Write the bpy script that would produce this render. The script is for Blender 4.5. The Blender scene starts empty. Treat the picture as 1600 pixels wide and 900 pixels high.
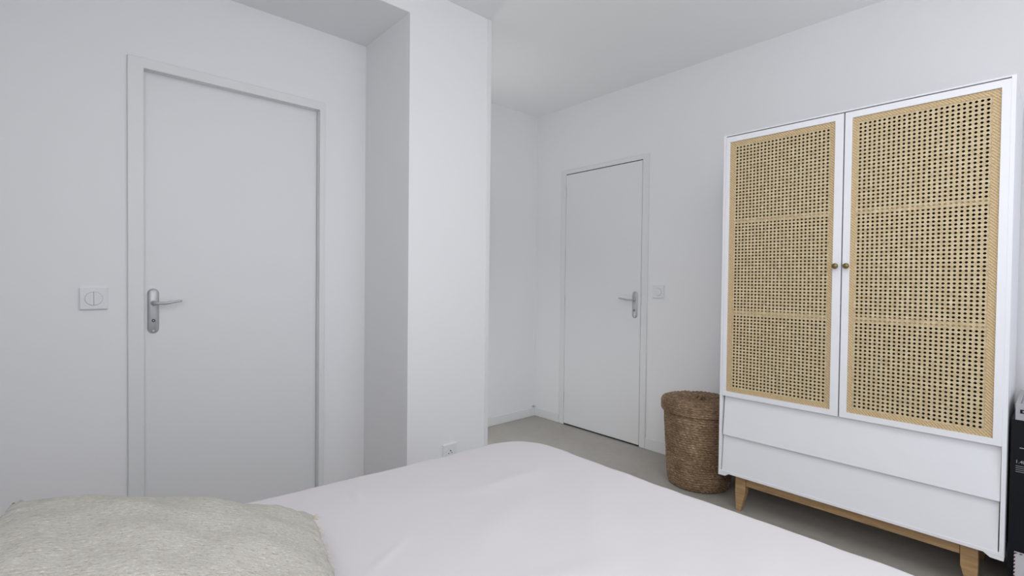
import bpy, bmesh, math, random
from mathutils import Vector, Matrix, noise
random.seed(7)
sc = bpy.context.scene
COL = sc.collection
PI = math.pi

# ---------------------------------------------------------------- camera
F, YAW, PIT, ROL, H = 765.7, .7306, .0163, .0108, 1.1847
fw = Vector((math.sin(YAW)*math.cos(PIT), math.cos(YAW)*math.cos(PIT), -math.sin(PIT)))
rt = Vector((math.cos(YAW), -math.sin(YAW), 0)); up = rt.cross(fw)
R2 = math.cos(ROL)*rt + math.sin(ROL)*up; U2 = -math.sin(ROL)*rt + math.cos(ROL)*up
cam = bpy.data.objects.new('camera', bpy.data.cameras.new('camera')); COL.objects.link(cam)
cam.data.sensor_width = 36; cam.data.lens = F/1600*36; cam.data.clip_start = .02
m = Matrix.Identity(4)
for i, v in enumerate((R2, U2, -fw)):
    for j in range(3): m[j][i] = v[j]
m[2][3] = H
cam.matrix_world = m
sc.camera = cam

# ---------------------------------------------------------------- world, light, exposure
sc.view_settings.view_transform = 'Standard'; sc.view_settings.look = 'None'
sc.view_settings.gamma = 1; sc.view_settings.use_curve_mapping = False
sc.view_settings.exposure = -0.13
w = bpy.data.worlds.new('world'); sc.world = w; w.use_nodes = True
bg = w.node_tree.nodes['Background']; bg.inputs[0].default_value = (.72, .82, 1, 1); bg.inputs[1].default_value = 1.0

def area(name, loc, target, sx, sy, power, col):
    l = bpy.data.lights.new(name, 'AREA'); l.shape = 'RECTANGLE'; l.size = sx; l.size_y = sy
    l.energy = power; l.color = col
    o = bpy.data.objects.new(name, l); COL.objects.link(o); o.location = loc
    o.rotation_euler = (Vector(target)-Vector(loc)).to_track_quat('-Z', 'Y').to_euler()
    return o
# daylight through the tall window in the back wall
area('window_daylight', (1.45, -.9, 1.28), (1.45, 2, 1.28), 1.28, 1.75, 7.3, (.87, .92, 1))
# ceiling lamp over the bed, behind the camera: a wide panel, then an added fill for the ceiling
area('ceiling_lamp_light', (.85, -.12, 2.585), (.85, -.12, 0), 1.5, 1.3, 12.4, (.99, .985, 1))
area('ceiling_fill_up', (.85, -.12, 2.1), (.85, -.12, 3), .5, .5, 7.6, (.98, .985, 1))
area('right_fill_up', (2.3, -.6, 2.0), (2.3, -.6, 3), .5, .5, 1.6, (.97, .98, 1))  # added fill for the right-hand ceiling, no lamp stands there
# added fill lights left of the camera, to brighten the wardrobe side
area('left_fill', (-.3, 0, 1.9), (2.5, .7, 1.0), .6, .6, 11.3, (.98, .98, 1))
area('left_fill_low', (-.3, -.5, 1.4), (2.5, 1.3, 1.2), .6, .6, 2.8, (.98, .98, 1))
# added fill lights hidden by the pier, to brighten the passage
pl = bpy.data.lights.new('passage_fill', 'POINT'); pl.energy = 3.4; pl.color = (.99, 1, 1); pl.shadow_soft_size = .1
plo = bpy.data.objects.new('passage_fill', pl); COL.objects.link(plo); plo.location = (1.85, 2.5, .4)
area('passage_fill_up', (1.9, 2.7, 1.8), (2.3, 2.3, 3), .3, .3, 1.1, (.98, 1, .99))

# ---------------------------------------------------------------- helpers
def mesh_obj(name, bm, mat, parent=None, smooth=False, bevel=0, seg=2):
    me = bpy.data.meshes.new(name)
    bmesh.ops.recalc_face_normals(bm, faces=bm.faces)
    bm.to_mesh(me); bm.free()
    if mat: me.materials.append(mat)
    o = bpy.data.objects.new(name, me); COL.objects.link(o)
    if smooth:
        for p in me.polygons: p.use_smooth = True
    if bevel:
        b = o.modifiers.new('bevel', 'BEVEL'); b.width = bevel; b.segments = seg; b.limit_method = 'ANGLE'
        b.angle_limit = math.radians(40)
    if parent: o.parent = parent
    return o

def box(bm, x0, x1, y0, y1, z0, z1):
    vs = [bm.verts.new((x, y, z)) for x in (x0, x1) for y in (y0, y1) for z in (z0, z1)]
    for f in ((0,1,3,2), (4,6,7,5), (0,4,5,1), (2,3,7,6), (0,2,6,4), (1,5,7,3)):
        bm.faces.new([vs[i] for i in f])

def prism(bm, pts, axis, a, b):
    """extrude a 2D polygon along an axis: axis 0 -> pts are (y,z); 1 -> (x,z); 2 -> (x,y)"""
    def P(p, d):
        return ((d, p[0], p[1]), (p[0], d, p[1]), (p[0], p[1], d))[axis]
    A = [bm.verts.new(P(p, a)) for p in pts]; B = [bm.verts.new(P(p, b)) for p in pts]
    bm.faces.new(A); bm.faces.new(B[::-1])
    n = len(pts)
    for i in range(n): bm.faces.new((A[i], A[(i+1) % n], B[(i+1) % n], B[i]))

def ring(bm, o, i, axis, a, b):
    """rectangular frame: o, i = (u0,u1,v0,v1)"""
    def P(u, v, d): return ((d, u, v), (u, d, v), (u, v, d))[axis]
    def corners(r, d): return [bm.verts.new(P(u, v, d)) for u, v in ((r[0], r[2]), (r[1], r[2]), (r[1], r[3]), (r[0], r[3]))]
    OA, IA, OB, IB = corners(o, a), corners(i, a), corners(o, b), corners(i, b)
    for k in range(4):
        n = (k+1) % 4
        bm.faces.new((OA[k], OA[n], IA[n], IA[k])); bm.faces.new((OB[k], OB[n], IB[n], IB[k]))
        bm.faces.new((OA[k], OA[n], OB[n], OB[k])); bm.faces.new((IA[k], IA[n], IB[n], IB[k]))

def cyl(bm, c, axis, r, l, n=32, r2=None, cap=True):
    """cylinder from c along axis vector, length l"""
    ax = Vector(axis).normalized(); q = ax.to_track_quat('Z', 'Y'); c = Vector(c)
    r2 = r if r2 is None else r2
    A = [bm.verts.new(c + q @ Vector((r*math.cos(2*PI*k/n), r*math.sin(2*PI*k/n), 0))) for k in range(n)]
    B = [bm.verts.new(c + q @ Vector((r2*math.cos(2*PI*k/n), r2*math.sin(2*PI*k/n), l))) for k in range(n)]
    for k in range(n): bm.faces.new((A[k], A[(k+1) % n], B[(k+1) % n], B[k]))
    if cap: bm.faces.new(A[::-1]); bm.faces.new(B)

def tube(bm, pts, r, n=12, cap=True):
    pts = [Vector(p) for p in pts]; rings = []
    for i, p in enumerate(pts):
        t = (pts[min(i+1, len(pts)-1)] - pts[max(i-1, 0)]).normalized()
        q = t.to_track_quat('Z', 'Y'); rr = r[i] if isinstance(r, (list, tuple)) else r
        rings.append([bm.verts.new(p + q @ Vector((rr*math.cos(2*PI*k/n), rr*math.sin(2*PI*k/n), 0))) for k in range(n)])
    for a, b in zip(rings, rings[1:]):
        for k in range(n): bm.faces.new((a[k], a[(k+1) % n], b[(k+1) % n], b[k]))
    if cap: bm.faces.new(rings[0][::-1]); bm.faces.new(rings[-1])

def empty(name, loc):
    o = bpy.data.objects.new(name, None); COL.objects.link(o); o.location = loc; o.empty_display_size = .05
    return o
def under(o, parent):
    """parent keeping world coordinates of meshes written in world space"""
    o.parent = parent; o.matrix_parent_inverse = Matrix.Translation(-parent.location) if parent.parent is None else Matrix.Identity(4)
    return o
def tag(o, label, cat, group=None):
    o['label'] = label; o['category'] = cat
    if group: o['group'] = group
    return o
def struct(o): o['kind'] = 'structure'; return o

# ---------------------------------------------------------------- materials
def mat(name, col, rough=.6, metal=0, spec=.5):
    m = bpy.data.materials.new(name); m.use_nodes = True
    b = m.node_tree.nodes['Principled BSDF']
    b.inputs['Base Color'].default_value = (*col, 1); b.inputs['Roughness'].default_value = rough
    b.inputs['Metallic'].default_value = metal; b.inputs['Specular IOR Level'].default_value = spec
    return m, m.node_tree, b
def coords(nt, scale=(1, 1, 1), kind='Object', rot=(0, 0, 0)):
    tc = nt.nodes.new('ShaderNodeTexCoord'); mp = nt.nodes.new('ShaderNodeMapping')
    mp.inputs['Scale'].default_value = scale; mp.inputs['Rotation'].default_value = rot
    nt.links.new(tc.outputs[kind], mp.inputs[0]); return mp.outputs[0]
def noise_tex(nt, vec, scale, detail=4, rough=.5):
    n = nt.nodes.new('ShaderNodeTexNoise'); n.inputs['Scale'].default_value = scale
    n.inputs['Detail'].default_value = detail; n.inputs['Roughness'].default_value = rough
    nt.links.new(vec, n.inputs['Vector']); return n.outputs['Fac']
def ramp(nt, fac, stops):
    r = nt.nodes.new('ShaderNodeValToRGB'); e = r.color_ramp.elements
    while len(e) < len(stops): e.new(.5)
    for k, (p, c) in enumerate(stops): e[k].position = p; e[k].color = (*c, 1)
    nt.links.new(fac, r.inputs[0]); return r.outputs[0]
def bump(nt, b, h, strength=.3, dist=.01):
    n = nt.nodes.new('ShaderNodeBump'); n.inputs['Strength'].default_value = strength; n.inputs['Distance'].default_value = dist
    nt.links.new(h, n.inputs['Height']); nt.links.new(n.outputs[0], b.inputs['Normal']); return n

def painted(name, col, rough=.55, sc_=60, st=.05):
    m, nt, b = mat(name, col, rough)
    v = coords(nt); bump(nt, b, noise_tex(nt, v, sc_, 3), st, .002); return m
M_wall = painted('wall_paint', (.885, .885, .895), .75, 90, .08)
M_ceil = painted('ceiling_paint', (.93, .93, .925), .8, 80, .08)
M_door = painted('door_paint', (.835, .84, .85), .45, 20, .03)
M_trim = painted('trim_paint', (.82, .825, .83), .4, 30, .03)
M_lacq = painted('white_lacquer', (.92, .925, .95), .38, 25, .02)
M_plas, _, _ = mat('white_plastic', (.84, .84, .86), .3)
M_dark, _, _ = mat('dark_hole', (.01, .01, .012), .6)
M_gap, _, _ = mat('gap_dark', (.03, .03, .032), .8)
M_alu, nt, b = mat('brushed_aluminium', (.52, .53, .545), .4, .5)
M_brass, nt, b = mat('aged_brass', (.22, .17, .07), .38, .8)

# concrete look floor tiles
M_floor, nt, b = mat('floor_tile', (.25, .24, .22), .42)
v = coords(nt)
n1 = noise_tex(nt, v, 2.2, 6, .6); n2 = noise_tex(nt, v, 26, 4)
mx = nt.nodes.new('ShaderNodeMix'); mx.data_type = 'FLOAT'; mx.inputs[0].default_value = .3
nt.links.new(n1, mx.inputs[2]); nt.links.new(n2, mx.inputs[3])
c = ramp(nt, mx.outputs[0], [(.3, (.39, .365, .32)), (.7, (.50, .475, .425))])
br = nt.nodes.new('ShaderNodeTexBrick'); br.offset = 0; br.inputs['Scale'].default_value = 1
br.inputs['Brick Width'].default_value = .8; br.inputs['Row Height'].default_value = .8
br.inputs['Mortar Size'].default_value = .0015; br.inputs['Mortar'].default_value = (.85, .85, .85, 1)
br.inputs['Color1'].default_value = (1, 1, 1, 1); br.inputs['Color2'].default_value = (.95, .95, .95, 1)
nt.links.new(coords(nt), br.inputs['Vector'])
mul = nt.nodes.new('ShaderNodeMix'); mul.data_type = 'RGBA'; mul.blend_type = 'MULTIPLY'; mul.inputs[0].default_value = 1
nt.links.new(c, mul.inputs[6]); nt.links.new(br.outputs['Color'], mul.inputs[7]); nt.links.new(mul.outputs[2], b.inputs['Base Color'])
bump(nt, b, n2, .06, .003)

# light oak
M_oak, nt, b = mat('light_oak', (.45, .28, .13), .45)
v = coords(nt, (3, 3, 3)); wv = noise_tex(nt, coords(nt, (30, 3, 30)), 3, 6, .6)
nt.links.new(ramp(nt, wv, [(.3, (.33, .19, .085)), (.7, (.52, .34, .17))]), b.inputs['Base Color'])
M_inner_shade, nt, b = mat('interior_shade', (.10, .07, .035), .7)  # wardrobe interior: shade behind the cane painted in as dark brown

# cane strands
M_cane, nt, b = mat('woven_cane', (.6, .48, .3), .5)
n = noise_tex(nt, coords(nt), 45, 5, .7)
nt.links.new(ramp(nt, n, [(.3, (.58, .44, .24)), (.55, (.73, .60, .37)), (.8, (.88, .79, .58))]), b.inputs['Base Color'])
M_band, nt, b = mat('cane_border', (.6, .45, .24), .5)
v = coords(nt, (1, 1, 1), rot=(PI/4, 0, 0))
wvt = nt.nodes.new('ShaderNodeTexWave'); wvt.wave_type = 'BANDS'; wvt.bands_direction = 'Y'
wvt.inputs['Scale'].default_value = 38; wvt.inputs['Distortion'].default_value = 3; wvt.inputs['Detail'].default_value = 2
wvt.inputs['Detail Scale'].default_value = 8
nt.links.new(v, wvt.inputs['Vector'])
nt.links.new(ramp(nt, wvt.outputs['Fac'], [(0, (.52, .36, .175)), (.5, (.68, .50, .27)), (1, (.76, .60, .36))]), b.inputs['Base Color'])
bump(nt, b, wvt.outputs['Fac'], .6, .002)

# seagrass rope: colour varies from strand to strand
M_grass, nt, b = mat('seagrass_rope', (.25, .17, .1), .75)
n1 = noise_tex(nt, coords(nt, (1, 1, 4.5)), 48, 5, .75); n2 = noise_tex(nt, coords(nt), 9, 3)
mx = nt.nodes.new('ShaderNodeMix'); mx.data_type = 'FLOAT'; mx.inputs[0].default_value = .25
nt.links.new(n1, mx.inputs[2]); nt.links.new(n2, mx.inputs[3])
nt.links.new(ramp(nt, mx.outputs[0], [(.36, (.075, .04, .018)), (.46, (.21, .13, .07)), (.56, (.34, .23, .135)), (.66, (.70, .56, .37))]), b.inputs['Base Color'])
bump(nt, b, n1, .7, .004)

# fabrics
M_duvet, nt, b = mat('duvet_cotton', (.635, .615, .625), .85, spec=.2)
b.inputs['Sheen Weight'].default_value = .15
n = noise_tex(nt, coords(nt), 7, 5, .55); bump(nt, b, n, .08, .01)
M_sheet, nt, b = mat('mattress_cloth', (.75, .74, .72), .85)
M_cush, nt, b = mat('nubby_weave', (.5, .48, .43), .9, spec=.15)
n1 = noise_tex(nt, coords(nt, (24, 95, 1), 'UV'), 1.2, 6, .85)
n2 = noise_tex(nt, coords(nt, (60, 130, 1), 'UV'), 1.6, 3, .8)
mx = nt.nodes.new('ShaderNodeMix'); mx.data_type = 'FLOAT'; mx.inputs[0].default_value = .42
nt.links.new(n1, mx.inputs[2]); nt.links.new(n2, mx.inputs[3])
nt.links.new(ramp(nt, mx.outputs[0], [(.38, (.23, .215, .18)), (.45, (.475, .455, .405)), (.56, (.585, .57, .52)), (.62, (.82, .81, .76))]), b.inputs['Base Color'])
bump(nt, b, mx.outputs[0], .8, .004)
M_fringe, nt, b = mat('cushion_fringe', (.60, .54, .44), .9)
M_black, nt, b = mat('black_card', (.006, .007, .010), .5, 0, .25)
M_grey, nt, b = mat('grey_card', (.42, .42, .44), .4)
M_ink, nt, b = mat('pale_ink', (.45, .45, .47), .5)
M_paper, nt, b = mat('white_paper', (.6, .59, .6), .6)

# ================================================================ structure
XR, YL, YF, YP, CE, AL = 3.02, 2.57, 3.053, 2.096, 2.60, 2.459
XL, YB = -.86, -.95
def wallbox(name, *a):
    bm = bmesh.new(); box(bm, *a); return struct(mesh_obj(name, bm, M_wall))
bm = bmesh.new(); box(bm, XL-.15, XR+.15, YB-.15, YF+.15, -.12, 0); struct(mesh_obj('floor', bm, M_floor))
bm = bmesh.new(); box(bm, XL-.15, XR+.15, YB-.15, YF+.15, CE, CE+.12); struct(mesh_obj('ceiling', bm, M_ceil))
wallbox('wall_left', XL-.12, XL, YB, YL, 0, CE)
wallbox('wall_far', 1.705, XR, YF, YF+.12, 0, CE)
# right wall with a doorway
D2a, D2b, DH = 1.985, 2.7105, 2.052
bm = bmesh.new()
prism(bm, [(YB, 0), (D2a-.02, 0), (D2a-.02, DH+.02), (D2b+.02, DH+.02), (D2b+.02, 0), (YF+.12, 0), (YF+.12, CE), (YB, CE)], 0, XR, XR+.12)
struct(mesh_obj('wall_right', bm, M_wall))
# alcove wall with a doorway
D1a, D1b, D1h = .222, .951, 2.056
bm = bmesh.new()
prism(bm, [(XL, 0), (D1a-.03, 0), (D1a-.03, D1h+.02), (D1b+.02, D1h+.02), (D1b+.02, 0), (1.205, 0), (1.205, AL+.02), (XL, AL+.02)], 1, YL, YL+.12)
struct(mesh_obj('wall_alcove', bm, M_wall))
# pier and the beam it carries over the alcove: one plastered L
bm = bmesh.new()
prism(bm, [(1.205, 0), (1.703, 0), (1.703, CE), (XL, CE), (XL, AL), (1.205, AL)], 1, YP, YF+.12)
struct(mesh_obj('wall_pier', bm, M_wall, bevel=.002))
# back wall with the window behind the camera
bm = bmesh.new(); ring(bm, (XL, XR, 0, CE), (.75, 2.15, .15, 2.2), 1, YB-.12, YB)
struct(mesh_obj('wall_back', bm, M_wall))
wf = bmesh.new(); ring(wf, (.75, 2.15, .15, 2.2), (.81, 2.09, .21, 2.14), 1, YB-.09, YB-.03); box(wf, 1.42, 1.48, YB-.085, YB-.035, .21, 2.14)
struct(mesh_obj('window_1', wf, M_trim))
# corner strip on the pier
bm = bmesh.new(); box(bm, 1.681, 1.7065, YP-.004, YP+.004, 0, CE-.0005); struct(mesh_obj('trim_1', bm, M_trim, bevel=.002))
# baseboards
def base(name, *a):
    bm = bmesh.new(); box(bm, *a); return struct(mesh_obj(name, bm, M_trim, bevel=.004))
base('baseboard_far', 1.705, XR-.0105, YF-.012, YF, 0, .072)
base('baseboard_right', XR-.012, XR, YB, 1.934, 0, .08)
bm = bmesh.new(); box(bm, XR-.012, XR, 2.762, YF, 0, .074); struct(mesh_obj('baseboard_right_end', bm, M_trim, bevel=.004))
base('baseboard_alcove', XL, .166, YL-.012, YL, 0, .072)
base('baseboard_left', XL, XL+.012, YB, YL-.012, 0, .072)

# ---- door handles
def handle(parent, P, N, T, lever_len, key=False):
    """P centre of the plate on the leaf, N outward normal, T lever direction (all world, unit)"""
    P, N, T = Vector(P), Vector(N), Vector(T); Z = Vector((0, 0, 1)); S = N.cross(Z)
    bm = bmesh.new(); hw, hh = .0205, .0965
    outl = [(hw*math.cos(a), hh-hw + hw*math.sin(a)) for a in [PI*k/14 for k in range(15)]]
    outl += [(hw*math.cos(a), -hh+hw + hw*math.sin(a)) for a in [PI+PI*k/14 for k in range(15)]]
    A = [bm.verts.new(P + S*x + Z*y) for x, y in outl]
    B = [bm.verts.new(P + S*x*.98 + Z*y*.99 + N*.005) for x, y in outl]
    C = [bm.verts.new(P + S*x*.72 + Z*y*.93 + N*.010) for x, y in outl]
    n = len(outl)
    for k in range(n):
        j = (k+1) % n
        bm.faces.new((A[k], A[j], B[j], B[k])); bm.faces.new((B[k], B[j], C[j], C[k]))
    bm.faces.new(C)
    o = mesh_obj('handle_plate', bm, M_alu, parent, smooth=True)
    hub = P + Z*.034
    bm = bmesh.new(); cyl(bm, hub+N*.009, N, .0105, .012, 24)
    tip = hub + T*lever_len + N*.047 + Z*.009
    tube(bm, [hub+N*.012, hub+N*.035, hub+N*.043+T*.003, hub+N*.047+T*.012, hub+N*.048+T*.04, tip-T*.01, tip], [.0068, .0068, .0068, .0066, .006, .005, .004], 14)
    mesh_obj('door_handle', bm, M_alu, parent, smooth=True)
    for z in (.084, -.084):
        bm = bmesh.new(); cyl(bm, P+Z*z+N*.0085, N, .0042, .002, 14); mesh_obj('screw', bm, M_alu, parent)
    bm = bmesh.new(); cyl(bm, P-Z*.041+N*.0092, N, .0065, .0012, 20); kh = mesh_obj('keyhole', bm, M_dark, parent)
    bm = bmesh.new(); cyl(bm, P-Z*.041+N*.0104, N, .0028, .0015, 14); mesh_obj('lock_core', bm, M_alu, parent)
    if key:
        bm = bmesh.new(); k0 = P-Z*.041
        tube(bm, [k0+N*.011, k0+N*.022], .0025, 10)
        prism_pts = []
        cyl(bm, k0+N*.022-S*.0012, S, .008, .0024, 18)
        mesh_obj('latch_knob', bm, M_alu, parent)

# ---- door_1 in the alcove
bm = bmesh.new(); box(bm, D1a+.001, D1b-.001, 2.600, 2.640, .008, D1h-.003)
d1 = struct(mesh_obj('door_1', bm, M_door, bevel=.0015))
bm = bmesh.new()
prism(bm, [(.168, 0), (D1a, 0), (D1a, D1h-.006), (D1b, D1h-.006), (D1b, 0), (.978, 0), (.978, 2.092), (.168, 2.092)], 1, YL-.014, YL)
mesh_obj('door_frame', bm, M_trim, d1, bevel=.003)
bm = bmesh.new()
prism(bm, [(D1a-.028, 0), (D1a, 0), (D1a, D1h-.006), (D1b, D1h-.006), (D1b, 0), (D1b+.018, 0), (D1b+.018, D1h+.018), (D1a-.028, D1h+.018)], 1, YL, YL+.115)
mesh_obj('door_jamb', bm, M_trim, d1)
handle(d1, (.257, 2.600, 1.035), (0, -1, 0), (1, 0, 0), .098)

# ---- door_2 in the right wall
bm = bmesh.new(); box(bm, XR-.008, XR+.032, D2a+.003, D2b-.003, .012, DH-.006)
d2 = struct(mesh_obj('door_2', bm, M_door, bevel=.0015))
bm = bmesh.new()
prism(bm, [(1.936, 0), (D2a, 0), (D2a, DH), (D2b, DH), (D2b, 0), (2.76, 0), (2.76, 2.085), (1.936, 2.085)], 0, XR-.009, XR)
mesh_obj('door_frame', bm, M_trim, d2, bevel=.003)
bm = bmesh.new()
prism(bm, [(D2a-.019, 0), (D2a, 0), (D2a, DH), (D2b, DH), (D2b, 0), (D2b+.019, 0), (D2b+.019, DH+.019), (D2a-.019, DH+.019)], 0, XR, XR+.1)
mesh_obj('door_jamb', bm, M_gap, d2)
handle(d2, (XR-.008, 2.033, 1.017), (-1, 0, 0), (0, 1, 0), .108, True)
for z in (.225, 1.02, 1.90):
    bm = bmesh.new(); cyl(bm, (XR-.015, D2b+.001, z-.04), (0, 0, 1), .0065, .08, 14)
    mesh_obj('hinge', bm, M_trim, d2, smooth=False)
bm = bmesh.new(); box(bm, XR, XR+.115, D2a-.019, D2b+.019, -.001, .003); mesh_obj('threshold', bm, M_gap, d2)

# ================================================================ wardrobe
WX, WXb = 2.53, 2.985
Y0, Y1, Z0, Z1 = .1155, 1.1795, .175, 1.946
wr = empty('wardrobe', (WX+.22, (Y0+Y1)/2, 0))
tag(wr, 'tall white wardrobe with two woven cane doors and splayed oak legs against the right wall', 'wardrobe')
def part(name, bm, mt, parent=wr, **k):
    o = mesh_obj(name, bm, mt, **k); o.parent = parent
    if parent is wr: o.matrix_parent_inverse = Matrix.Translation(-wr.location)
    return o
T = .013
bm = bmesh.new()
ring(bm, (Y0, Y1, Z0+.014, Z1), (Y0+T, Y1-T, Z0+.028, Z1-.006), 0, WX, WXb)
part('carcass', bm, M_lacq, bevel=.0012)
for y, s in ((Y0, 1), (Y1, -1)):     # little stepped feet of the side panels
    bm = bmesh.new(); a, b_ = y, y+s*.05
    pts = [(a, Z0), (y+s*.036, Z0+.001), (y+s*.044, Z0+.007), (y+s*.054, Z0+.0139), (a, Z0+.0139)]
    prism(bm, pts, 0, WX, WX+.018); part('corner_bracket', bm, M_lacq)
    bm = bmesh.new(); box(bm, min(a, y+s*T), max(a, y+s*T), WX+.019 if False else 0, 0, 0, 0) if False else None
    bm = bmesh.new(); box(bm, WX+.0185, WXb, min(y, y+s*T), max(y, y+s*T), Z0, Z0+.0139); part('side_panel_foot', bm, M_lacq)
bm = bmesh.new(); box(bm, WXb-.012, WXb-.002, Y0+T+.001, Y1-T-.001, Z0+.03, Z1-.008); part('back_panel', bm, M_inner_shade)
for y in (Y0+T+.001, Y1-T-.003):  # added dark sheets over the white sides, so the cane holes look shaded
    bm = bmesh.new(); box(bm, WX+.024, WXb-.013, y, y+.002, .607, Z1-.012); part('added_side_liner', bm, M_inner_shade)
bm = bmesh.new(); box(bm, WX+.024, WXb-.013, Y0+T+.004, Y1-T-.004, Z1-.0085, Z1-.0065); part('added_top_liner', bm, M_inner_shade)  # added dark sheet under the white top, for the same interior shade
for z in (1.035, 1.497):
    bm = bmesh.new(); box(bm, WX+.026, WXb-.013, Y0+T+.004, Y1-T-.004, z-.009, z+.009); part('shelf', bm, M_inner_shade)
bm = bmesh.new(); box(bm, WX+.022, WXb-.013, Y0+T+.001, Y1-T-.001, .592, .606); part('floor_board', bm, M_inner_shade)

def strand(bm, p, q, wd, th, x):
    """flat strip from p to q in the (y,z) plane at depth x (front face), clipped already"""
    p, q = Vector(p), Vector(q); d = (q-p).normalized(); n = Vector((-d[1], d[0]))*wd/2
    A = [p+n, p-n, q-n, q+n]
    F_ = [bm.verts.new((x, a[0], a[1])) for a in A]; G_ = [bm.verts.new((x+th, a[0], a[1])) for a in A]
    bm.faces.new(F_); bm.faces.new(G_)
    for k in range(4): bm.faces.new((F_[k], F_[(k+1) % 4], G_[(k+1) % 4], G_[k]))
def weave(bm, a, b, fixed, wd, th, x, amp, pitch, horiz, ph):
    """strand that waves over and under; a..b along, fixed across"""
    n = max(2, int(round((b-a)/(pitch/2)))); prev = None
    for i in range(n+1):
        t = a + (b-a)*i/n; dx = amp*(1 if (i+ph) % 2 else -1)
        pts = []
        for s in (-.5, .5):
            c = fixed + s*wd
            pts.append((t, c) if horiz else (c, t))
        row = [bm.verts.new((x+dx, pts[0][0], pts[0][1])), bm.verts.new((x+dx-th*.35, (pts[0][0]+pts[1][0])/2, (pts[0][1]+pts[1][1])/2)), bm.verts.new((x+dx, pts[1][0], pts[1][1]))]
        if prev:
            bm.faces.new((prev[0], prev[1], row[1], row[0])); bm.faces.new((prev[1], prev[2], row[2], row[1]))
        prev = row
P_ = .0163
def cane(y0, y1, z0, z1, parent, side):
    """hexagon-look chair cane: paired uprights, paired rows, and diagonals that cut the corners"""
    bl, br_, bt = (.020, .026, .024)
    if side < 0: bl, br_ = .026, .020
    ya, yb, za, zb = y0+bl, y1-br_, z0+bt, z1-bt
    ny = int((yb-ya)/P_); nz = int((zb-za)/P_)
    py = (yb-ya)/ny; pz = (zb-za)/nz
    x = WX+.0075
    bm = bmesh.new()
    for i in range(ny+1):
        for s in (-1, 1): weave(bm, za-.004, zb+.004, ya+i*py+s*.110*py, .0035, .001, x+.0012, .0003, pz, False, i)
    for j in range(nz+1):
        for s in (-1, 1): weave(bm, ya-.004, yb+.004, za+j*pz+s*.110*pz, .0035, .001, x+.0005, .0003, py, True, j)
    # diagonals: in cell units a+b = k+.5 and a-b = k+.5
    for k in range(-nz-1, ny+nz+1):
        for sgn in (1, -1):
            c = k+.5; seg = []
            # b = sgn*(c - a)  ->  a in [0,ny], b in [0,nz]
            lo, hi = 0, ny
            if sgn > 0: lo, hi = max(0, c-nz), min(ny, c)
            else: lo, hi = max(0, c), min(ny, c+nz)
            if hi-lo < .4: continue
            p = (ya+lo*py, za+sgn*(c-lo)*pz); q = (ya+hi*py, za+sgn*(c-hi)*pz)
            strand(bm, p, q, .0027, .0005, x-.0003 if sgn > 0 else x-.0008)
    o = part('cane_panel', bm, M_cane, parent)
    bm = bmesh.new(); ring(bm, (y0, y1, z0, z1), (ya-.0035, yb+.0035, za-.0035, zb+.0035), 0, x-.0025, x+.002)
    o['label'] = 'pale open cane webbing'
    b_ = part('cane_border', bm, M_band, parent); b_['label'] = 'dense tan woven border'
    return o
def wdoor(yo0, yo1, yi0, yi1, ky, side):
    z0, z1, zi0, zi1 = .594, 1.9345, .6185, 1.907
    bm = bmesh.new(); ring(bm, (yo0, yo1, z0, z1), (yi0, yi1, zi0, zi1), 0, WX-.002, WX+.019)
    d = part('door', bm, M_lacq, bevel=.001)
    cane(yi0+.0005, yi1-.0005, zi0+.0005, zi1-.0005, d, side)
    for z in (1.03, 1.498):
        bm = bmesh.new(); box(bm, WX+.0125, WX+.0185, yi0, yi1, z-.0125, z+.0125); part('crossbar', bm, M_band, d)
    bm = bmesh.new(); n = 28
    prof = [(0, .0045), (.008, .0045), (.010, .008), (.013, .0115), (.017, .0125), (.021, .0118), (.0235, .008), (.0245, 0.0001)]
    rings = []
    for dx, r in prof:
        rings.append([bm.verts.new((WX-.002-dx, ky+r*math.cos(2*PI*k/n), 1.262+r*math.sin(2*PI*k/n))) for k in range(n)])
    for a, b in zip(rings, rings[1:]):
        for k in range(n): bm.faces.new((a[k], a[(k+1) % n], b[(k+1) % n], b[k]))
    part('knob', bm, M_brass, d, smooth=True)['label'] = 'small round aged brass knob'
wdoor(.6455, 1.1655, .678, 1.147, .664, 1)
wdoor(.1285, .6405, .153, .6135, .6225, -1)
# drawers: fronts lean outwards towards their lower edge
def drawer(ztop, zbot, yl0, yl1):
    bm = bmesh.new()
    A = [(WX+.020, ztop), (WX+.001, zbot), (WX+.015, zbot), (WX+.034, ztop)]
    prism(bm, [(a[0], a[1]) for a in A], 1, yl0, yl1)
    part('drawer_front', bm, M_lacq, bevel=.001)
drawer(.590, .390, .1298, 1.159)
drawer(.398, .198, .1318, 1.162)
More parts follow.
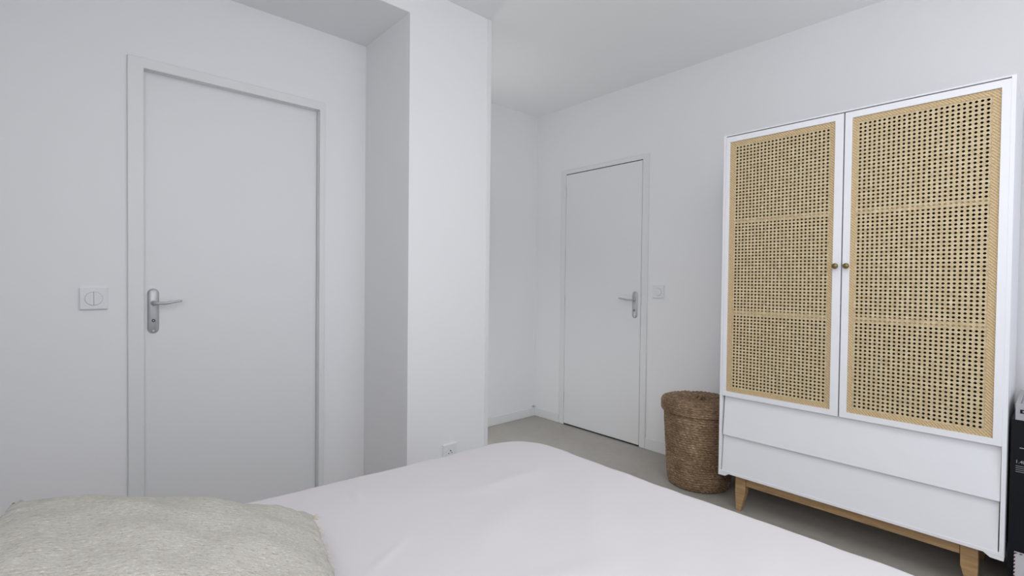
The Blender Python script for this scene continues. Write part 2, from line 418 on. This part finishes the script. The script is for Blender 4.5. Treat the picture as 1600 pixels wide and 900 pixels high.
# oak base: rails and four tapered legs
bm = bmesh.new(); ring(bm, (.19, 1.10, .142, .1885), (.191, 1.099, .143, .188), 0, 0, 0) if False else None
bm = bmesh.new(); box(bm, 2.566, 2.588, .238, 1.052, .140, .1885); part('base_rail', bm, M_oak, bevel=.001)
bm = bmesh.new(); box(bm, 2.905, 2.927, .238, 1.052, .140, .1885); part('base_rail', bm, M_oak, bevel=.001)
for (ya, yb) in ((.186, .238), (1.052, 1.102)):
    bm = bmesh.new(); yc = (ya+yb)/2; box(bm, 2.605, 2.888, yc-.011, yc+.011, .140, .1885); part('base_rail', bm, M_oak, bevel=.001)
def leg(yo, s, xo, t):
    """yo outer side, s direction inwards; xo front, t depth direction"""
    bm = bmesh.new()
    def sec(z, w, dy, dx): return [bm.verts.new((xo+t*(dx+a*min(w, .04)), yo+s*(dy+b*w), z)) for a, b in ((0, 0), (1, 0), (1, 1), (0, 1))]
    S = [sec(.1885, .051, 0, 0), sec(.10, .051, -.001, 0), sec(.055, .038, .001, .001), sec(0, .022, .004, .003)]
    for a, b in zip(S, S[1:]):
        for k in range(4): bm.faces.new((a[k], a[(k+1) % 4], b[(k+1) % 4], b[k]))
    bm.faces.new(S[0]); bm.faces.new(S[-1])
    part('leg', bm, M_oak, bevel=.0015)
for yo, s in ((.186, 1), (1.103, -1)):
    leg(yo, s, 2.562, 1); leg(yo, s, 2.931, -1)

# ================================================================ seagrass basket
BX, BY = 2.752, 1.402
bk = empty('laundry_basket', (BX, BY, 0))
tag(bk, 'round brown seagrass laundry basket with a lid, beside the wardrobe', 'basket')
def coil(prof, n_a, rope, amp, twist, name, seed, lidtop=False):
    """lathe of rope coils: prof = list of (r,z) along the wall; each coil bulges, strands twist round it"""
    # arc-length resample
    L = [0]
    for a, b in zip(prof, prof[1:]): L.append(L[-1]+math.hypot(b[0]-a[0], b[1]-a[1]))
    tot = L[-1]; per = 7; N = int(tot/rope*per)
    bm = bmesh.new(); rows = []
    for i in range(N+1):
        s = tot*i/N; k = 0
        while k < len(L)-2 and L[k+1] < s: k += 1
        u = (s-L[k])/max(1e-9, L[k+1]-L[k]); r = prof[k][0]+(prof[k+1][0]-prof[k][0])*u; z = prof[k][1]+(prof[k+1][1]-prof[k][1])*u
        dr, dz = prof[k+1][0]-prof[k][0], prof[k+1][1]-prof[k][1]; l = math.hypot(dr, dz); nr, nz = dz/l, -dr/l
        ph = s/rope; ci = int(ph); fr = ph-ci
        row = []
        for j in range(n_a):
            a = 2*PI*j/n_a
            bulge = abs(math.sin(PI*fr))**.7
            tw = math.sin(a*max(8, round(r/.2*twist)) + (fr-.5)*PI*1.1 + ci*1.9)
            w = noise.noise(Vector((math.cos(a)*6, math.sin(a)*6, s*25+seed)))
            d = amp*bulge*(1+.45*tw) + .0022*w
            row.append(bm.verts.new(((r+nr*d)*math.cos(a), (r+nr*d)*math.sin(a), z+nz*d + .0015*w)))
        rows.append(row)
    for a, b in zip(rows, rows[1:]):
        for j in range(n_a): bm.faces.new((a[j], a[(j+1) % n_a], b[(j+1) % n_a], b[j]))
    if prof[0][0] < .02: bm.faces.new(rows[0])
    if prof[-1][0] < .02: bm.faces.new(rows[-1])
    o = mesh_obj(name, bm, M_grass, bk, smooth=True); return o
coil([(.012, .004), (.150, .004), (.163, .012), (.170, .03), (.176, .12), (.185, .26), (.193, .40), (.196, .455)], 420, .0135, .0062, 52, 'basket_body', 1)
coil([(.208, .432), (.213, .438), (.2135, .462), (.212, .486), (.205, .494), (.190, .495), (.10, .490), (.010, .489)], 420, .0115, .0038, 52, 'basket_lid', 5)
bm = bmesh.new()   # rope loop handle on the lid
def rope_loop(c, rad, tilt, r, turns=40, yaw=.4):
    pts = []; rr = []
    for i in range(turns+1):
        a = PI*i/turns*1.15-.25
        p = Vector((rad*math.cos(a), 0, rad*.75*math.sin(a)))
        p = Matrix.Rotation(tilt, 3, 'X') @ p; p = Matrix.Rotation(yaw, 3, 'Z') @ p
        pts.append(Vector(c)+p); rr.append(r*(1+.25*math.sin(i*1.6)))
    tube(bm, pts, rr, 10)
rope_loop((.0, .0, .500), .030, .5, .0065); rope_loop((.004, .008, .500), .026, .9, .006, yaw=.9)
rope_loop((.012, -.010, .499), .018, -.3, .006, yaw=-.5)
mesh_obj('lid_loop', bm, M_grass, bk, smooth=True)

# ================================================================ switches and socket
def plate(name, P, N, label, cat, kind):
    P, N = Vector(P), Vector(N); Z = Vector((0, 0, 1)); S = Z.cross(N)
    r = empty(name, P); tag(r, label, cat)
    def loc(x, y, d): return S*x + Z*y + N*d
    bm = bmesh.new(); h = .0435
    A = [bm.verts.new(loc(x*h, y*h, 0)) for x, y in ((-1,-1), (1,-1), (1,1), (-1,1))]
    B = [bm.verts.new(loc(x*h, y*h, .008)) for x, y in ((-1,-1), (1,-1), (1,1), (-1,1))]
    C_ = [bm.verts.new(loc(x*(h-.003), y*(h-.003), .011)) for x, y in ((-1,-1), (1,-1), (1,1), (-1,1))]
    for a, b in ((A, B), (B, C_)):
        for k in range(4): bm.faces.new((a[k], a[(k+1) % 4], b[(k+1) % 4], b[k]))
    bm.faces.new(C_); bm.faces.new(A)
    mesh_obj('cover_plate', bm, M_plas, r)
    def disc(r_, d0, d1, m_, nm, half=0, c=(0, 0), n=40, inner=None):
        bm = bmesh.new()
        if half:
            pts = [(r_*math.sin(a)*half + half*.0006, r_*math.cos(a)) for a in [PI*k/24 for k in range(25)]]
        else: pts = [(r_*math.cos(2*PI*k/n)+c[0], r_*math.sin(2*PI*k/n)+c[1]) for k in range(n)]
        a = [bm.verts.new(loc(x, y, d0)) for x, y in pts]; b = [bm.verts.new(loc(x*.99 if not c[0] else x, y*.99 if not c[1] else y, d1)) for x, y in pts]
        for k in range(len(pts)): bm.faces.new((a[k], a[(k+1) % len(pts)], b[(k+1) % len(pts)], b[k]))
        bm.faces.new(b); return mesh_obj(nm, bm, m_, r, bevel=.0006)
    def annulus(r0, r1, d0, d1, m_, nm):
        bm = bmesh.new(); n = 48; R_ = []
        for rr, dd in ((r0, d0), (r0, d1), (r1, d1), (r1, d0)):
            R_.append([bm.verts.new(loc(rr*math.cos(2*PI*k/n), rr*math.sin(2*PI*k/n), dd)) for k in range(n)])
        for a, b in zip(R_, R_[1:]):
            for k in range(n): bm.faces.new((a[k], a[(k+1) % n], b[(k+1) % n], b[k]))
        return mesh_obj(nm, bm, m_, r)
    if kind == 'double':
        disc(.0275, .011, .0113, M_gap_soft, 'shadow_gap')
        disc(.0262, .0112, .015, M_plas, 'rocker', 1); disc(.0262, .0112, .015, M_plas, 'rocker', -1)
    elif kind == 'single':
        disc(.027, .011, .0113, M_gap_soft, 'shadow_gap'); disc(.0258, .0112, .0145, M_plas, 'rocker')
    else:
        annulus(.027, .0225, .011, .0135, M_plas, 'socket_rim')
        disc(.0222, .0105, .0113, M_plas, 'socket_face')
        for c in ((-.0095, -.004), (.0095, -.004)): disc(.0032, .0110, .0116, M_dark, 'pin_hole', 0, c, 14)
        bm = bmesh.new(); cyl(bm, loc(0, .009, .011), N, .0026, .006, 14); mesh_obj('earth_pin', bm, M_alu_d, r)
    return r
M_gap_soft, _, _ = mat('shadow_line', (.35, .35, .37), .7)
M_alu_d, _, _ = mat('dull_pin', (.05, .05, .055), .4, .6)
plate('light_switch', (.0615, YL, 1.093), (0, -1, 0), 'square white light switch with a split round rocker, beside the near alcove door', 'light switch', 'double')
plate('light_switch', (XR, 1.847, 1.114), (-1, 0, 0), 'square white light switch on the right wall between door and wardrobe', 'light switch', 'single')
plate('wall_socket', (1.452, YP, .290), (0, -1, 0), 'square white wall socket low on the pier, half hidden by the bed', 'socket', 'socket')
M_stub, _, _ = mat('stub_plastic', (.45, .46, .46), .5)
ps = empty('pipe_stub', (2.992, YF, .086)); tag(ps, 'tiny grey pipe stub above the skirting in the far corner', 'pipe')
bm = bmesh.new(); cyl(bm, (0, 0, 0), (0, -1, 0), .012, .004, 20); mesh_obj('collar', bm, M_trim, ps)
bm = bmesh.new(); cyl(bm, (0, -.004, 0), (0, -1, 0), .007, .022, 16, .006); mesh_obj('stub', bm, M_stub, ps)

# ================================================================ bed, duvet, cushion
bed = empty('bed', (.28, .6, 0)); tag(bed, 'double bed with a white mattress, mostly hidden beneath the pale duvet', 'bed')
BXa, BXb, BYa, BYb = -.78, 1.265, -.22, 1.355
def bpart(name, bm, mt, **k):
    o = mesh_obj(name, bm, mt, **k); o.parent = bed; o.matrix_parent_inverse = Matrix.Translation(-bed.location); return o
bm = bmesh.new(); box(bm, BXa, BXb, BYa, BYb, .33, .535); bpart('mattress', bm, M_sheet, bevel=.04, seg=4)
bm = bmesh.new(); box(bm, BXa, BXb-.01, BYa+.01, BYb-.01, .10, .33); bpart('bed_base', bm, M_sheet, bevel=.01)
for x in (BXa+.08, BXb-.1):
    for y in (BYa+.1, BYb-.1):
        bm = bmesh.new(); cyl(bm, (x, y, 0), (0, 0, 1), .022, .10, 20, .03); bpart('leg', bm, M_oak)

def seg_d(p, a, b):
    a, b = Vector(a), Vector(b); t = max(0, min(1, (p-a).dot(b-a)/(b-a).length_squared)); return (p-(a+(b-a)*t)).length, t
CREASE = [((.50, .12), (.66, .33), .022, .005), ((.66, .33), (.80, .52), .02, .004), ((.60, 1.36), (.575, 1.24), .007, .008), ((.47, 1.40), (.45, 1.27), .006, .004),
          ((.62, .86), (.98, .98), .05, .005), ((.75, .55), (1.2, .98), .05, .006), ((.44, .93), (.60, 1.02), .012, .003), ((.80, 1.12), (1.15, 1.10), .03, .005),
          ((.70, .20), (1.25, .52), .06, .006), ((.5, .75), (.9, .62), .03, .004)]
def top_z(x, y):
    z = .578 + .006*noise.noise(Vector((x*1.6, y*1.6, 3))) + .0018*noise.noise(Vector((x*6, y*6, 9)))
    p = Vector((x, y))
    for a, b, w_, h_ in CREASE:
        d, t = seg_d(p, a, b)
        if d < w_*3: z += .85*h_*math.exp(-(d/w_)**2)*math.sin(PI*min(1, max(0, t*.9+.05)))
    return z
def contour(s):
    """rounded-rectangle outline, s in 0..1; returns point and outward normal"""
    x0, x1, y0, y1, r = BXa+.02, 1.29, BYa-.045, 1.385, .15
    segs = []; 
    L = [(x1-x0-2*r), PI*r/2, (y1-y0-2*r), PI*r/2, (x1-x0-2*r), PI*r/2, (y1-y0-2*r), PI*r/2]
    T_ = sum(L); d = s*T_; k = 0
    while k < 7 and d > L[k]: d -= L[k]; k += 1
    u = d/L[k]
    if k == 0: p, n = (x0+r+d, y0), (0, -1)
    elif k == 2: p, n = (x1, y0+r+d), (1, 0)
    elif k == 4: p, n = (x1-r-d, y1), (0, 1)
    elif k == 6: p, n = (x0, y1-r-d), (-1, 0)
    else:
        c = {1: (x1-r, y0+r), 3: (x1-r, y1-r), 5: (x0+r, y1-r), 7: (x0+r, y0+r)}[k]
        a = {1: -PI/2, 3: 0, 5: PI/2, 7: PI}[k] + u*PI/2
        n = (math.cos(a), math.sin(a)); p = (c[0]+r*n[0], c[1]+r*n[1])
    p = Vector(p); n = Vector(n)
    if n.y > .5: p.y += .050*max(0, min(1, (.95-p.x)/.75))
    w_ = .007*noise.noise(Vector((p.x*5, p.y*5, 0)))+.005*noise.noise(Vector((p.x*14, p.y*14, 2)))
    return p + n*w_, n
bm = bmesh.new(); NS, NT, rr_ = 560, 110, .04
cx, cy = .3, .6; ctr = bm.verts.new((cx, cy, top_z(cx, cy))); prev = None; rows = []
C0 = [contour(i/NS) for i in range(NS)]
for t in range(1, NT+1):
    f = t/NT
    rows.append([bm.verts.new((cx+(p.x-cx)*f, cy+(p.y-cy)*f, top_z(cx+(p.x-cx)*f, cy+(p.y-cy)*f))) for p, n in C0])
for k in range(1, 8):
    a = PI/2*k/7
    rows.append([bm.verts.new((p.x+n.x*rr_*math.sin(a), p.y+n.y*rr_*math.sin(a), top_z(p.x, p.y)-rr_*(1-math.cos(a)))) for p, n in C0])
for k in range(1, 15):
    dz = k/14*.32
    row = []
    for i, (p, n) in enumerate(C0):
        wv_ = .018*(k/14)*math.sin(i/NS*2*PI*38 + 2*noise.noise(Vector((p.x*2, p.y*2, 5))))
        o_ = rr_ + wv_ + .02*(k/14)
        row.append(bm.verts.new((p.x+n.x*o_, p.y+n.y*o_, top_z(p.x, p.y)-rr_-dz)))
    rows.append(row)
for i in range(NS): bm.faces.new((ctr, rows[0][i], rows[0][(i+1) % NS]))
for a, b in zip(rows, rows[1:]):
    for i in range(NS): bm.faces.new((a[i], a[(i+1) % NS], b[(i+1) % NS], b[i]))
dv = mesh_obj('duvet', bm, M_duvet, smooth=True)
# keep the cloth clear of the head wall
so = dv.modifiers.new('thick', 'SOLIDIFY'); so.thickness = .006; so.offset = -1
tag(dv, 'smooth pale pinkish white duvet spread over the bed', 'duvet')

def pillow(name, A, B, Cc, T_, mt, nu=90, pinch=.05, wr_=.006, power=.42, seed=0, smooth=True, parent=None):
    """cushion from far-right corner A, far-left corner B, near-right corner Cc"""
    A, B, Cc = Vector(A), Vector(B), Vector(Cc); U = B-A; V = Cc-A; N_ = U.cross(V).normalized()
    if N_.z < 0: N_ = -N_
    bm = bmesh.new(); grids = []
    for side in (1, -1):
        g = []
        for i in range(nu+1):
            row = []
            for j in range(nu+1):
                u, v_ = i/nu*2-1, j/nu*2-1
                # edges draw in between the corners
                uu = u*(1-pinch*(1-v_*v_)); vv = v_*(1-pinch*(1-u*u))
                e = max(0, (1-u*u)*(1-v_*v_)); h_ = T_*e**power
                cn = (abs(u)*abs(v_))**3
                h_ += wr_*noise.noise(Vector((u*3, v_*3, seed)))*e**.3 + wr_*1.1*cn*noise.noise(Vector((u*16, v_*16, seed+4)))*(e**.25)
                edge = 1-max(abs(u), abs(v_))
                h_ += .004*math.exp(-edge/.08)*math.sin((u if abs(v_) > abs(u) else v_)*34+3*noise.noise(Vector((u*4, v_*4, 1))))*(edge > 1e-6)
                row.append(A+U*(uu+1)/2+V*(vv+1)/2+N_*h_*side)
            g.append(row)
        grids.append(g)
    vt = {}
    def V_(s, i, j):
        k = (0 if (i in (0, nu) or j in (0, nu)) else s, i, j)
        if k not in vt: vt[k] = bm.verts.new(grids[s][i][j])
        return vt[k]
    for s in (0, 1):
        for i in range(nu):
            for j in range(nu): bm.faces.new((V_(s, i, j), V_(s, i+1, j), V_(s, i+1, j+1), V_(s, i, j+1)))
    uvl = bm.loops.layers.uv.new('uv'); inv = {v: k for k, v in vt.items()}
    for f_ in bm.faces:
        for lp in f_.loops: lp[uvl].uv = (inv[lp.vert][1]/nu, inv[lp.vert][2]/nu)
    o = mesh_obj(name, bm, mt, smooth=smooth); return o, grids
cu, g = pillow('cushion', (.396, 1.10, .655), (-.080, 1.222, .783), (.295, .60, .655), .072, M_cush, 110, .02, .010, .45)
tag(cu, 'nubby beige and grey woven cushion with a raw edge, lying on the duvet', 'cushion')
# raw yarn edge along the right-hand seam and corner
bm = bmesh.new(); ed = g[0][0]
for q in range(150):
    j = random.random()**1.3*.95; p = ed[int(j*110)]
    d = Vector((random.uniform(.2, 1), random.uniform(-.6, .8), random.uniform(-.5, .1))).normalized()
    l = random.uniform(.006, .016); k = Vector((random.uniform(-1, 1), random.uniform(-1, 1), random.uniform(-.6, .3)))*l*.5
    tube(bm, [p-d*.004, p+d*l*.5+k*.4, p+d*l+k], [.0007, .0006, .0003], 5)
fr = mesh_obj('seam_fringe', bm, M_fringe, cu)
# the plain bed pillow that props the cushion up, towards the head of the bed
pw, _ = pillow('bed_pillow', (-.13, 1.30, .65), (-.66, 1.30, .66), (-.13, .62, .65), .06, M_duvet, 50, .04, .006, .4, 3)
tag(pw, 'plain white bed pillow lying behind the woven cushion', 'pillow')

# ================================================================ packages beside the wardrobe
def bare_box(name, x0, x1, y0, y1, z0, z1, mt, root, bev=.001):
    bm = bmesh.new(); box(bm, x0, x1, y0, y1, z0, z1); o = mesh_obj(name, bm, mt, bevel=bev)
    o.parent = root; o.matrix_parent_inverse = Matrix.Translation(-root.location); return o
bb = empty('packaging_box', (2.78, -.1, 0)); tag(bb, 'tall black printed packaging box standing beside the wardrobe', 'box')
bare_box('carton', 2.585, 2.97, -.30, .1085, 0, .691, M_black, bb)
bare_box('stripe', 2.5842, 2.585, -.30, .085, .588, .5905, M_ink, bb, 0)
cu_ = bpy.data.curves.new('txt', 'FONT'); cu_.body = '1.4L'; cu_.size = .0165; cu_.extrude = .0003
to = bpy.data.objects.new('txt', cu_); COL.objects.link(to)
bpy.context.view_layer.update()
me = bpy.data.meshes.new_from_object(to.evaluated_get(bpy.context.evaluated_depsgraph_get()))
bpy.data.objects.remove(to)
tx = bpy.data.objects.new('printed_text', me); COL.objects.link(tx); me.materials.append(M_ink)
me.transform(Matrix(((0, 0, -1, 2.5843), (-1, 0, 0, .0955), (0, 1, 0, .532), (0, 0, 0, 1))))
tx.parent = bb; tx.matrix_parent_inverse = Matrix.Translation(-bb.location)
for k in range(4): bare_box('printed_line', 2.5843, 2.585, -.05-.01*(k % 2), .094, .521-.007*k, .5222-.007*k, M_ink, bb, 0)['label'] = 'thin pale line of small print'

tb = empty('tray_box', (2.75, -.08, .691)); tag(tb, 'shallow silver grey box on top of the tall black box', 'box')
bm = bmesh.new(); x0, x1, y0, y1, z0, z1 = -.17, .19, -.2, .178, .0005, .060
ring(bm, (x0, x1, y0, y1), (x0+.012, x1-.012, y0+.012, y1-.012), 2, z0, z1)
box(bm, x0+.011, x1-.011, y0+.011, y1-.011, z0, z0+.045)
mesh_obj('tray', bm, M_grey, tb, bevel=.001)
bm = bmesh.new(); box(bm, x0+.014, x1-.06, y0+.03, y1-.025, .046, .050); mesh_obj('paper_sheet', bm, M_paper, tb)
bm = bmesh.new(); ring(bm, (y0+.2, y1-.012, .026, .040), (y0+.21, y1-.018, .030, .036), 0, x0-.0008, x0); mesh_obj('slot_mark', bm, M_black, tb)
tb.rotation_euler.z = 0

M_stripe, nt, b = mat('striped_edge', (.5, .1, .1), .6)
wvt = nt.nodes.new('ShaderNodeTexWave'); wvt.wave_type = 'BANDS'; wvt.bands_direction = 'DIAGONAL'; wvt.inputs['Scale'].default_value = 45
nt.links.new(coords(nt), wvt.inputs['Vector'])
rp = ramp(nt, wvt.outputs['Fac'], [(0, (.06, .01, .015)), (.45, (.10, .02, .02)), (.55, (.6, .56, .55)), (1, (.62, .58, .57))])
nt.links.new(rp, b.inputs['Base Color'])
cb = empty('card_package', (2.577, 0, 0)); tag(cb, 'flat white card package with a red striped border, in front of the black box', 'package')
bare_box('card', 2.571, 2.5835, -.16, .0915, 0, .206, M_paper, cb)
bm = bmesh.new(); ring(bm, (-.16, .0915, 0, .206), (-.1565, .088, .0035, .2025), 0, 2.5702, 2.5712)
o = mesh_obj('striped_border', bm, M_stripe); o.parent = cb; o.matrix_parent_inverse = Matrix.Translation(-cb.location)
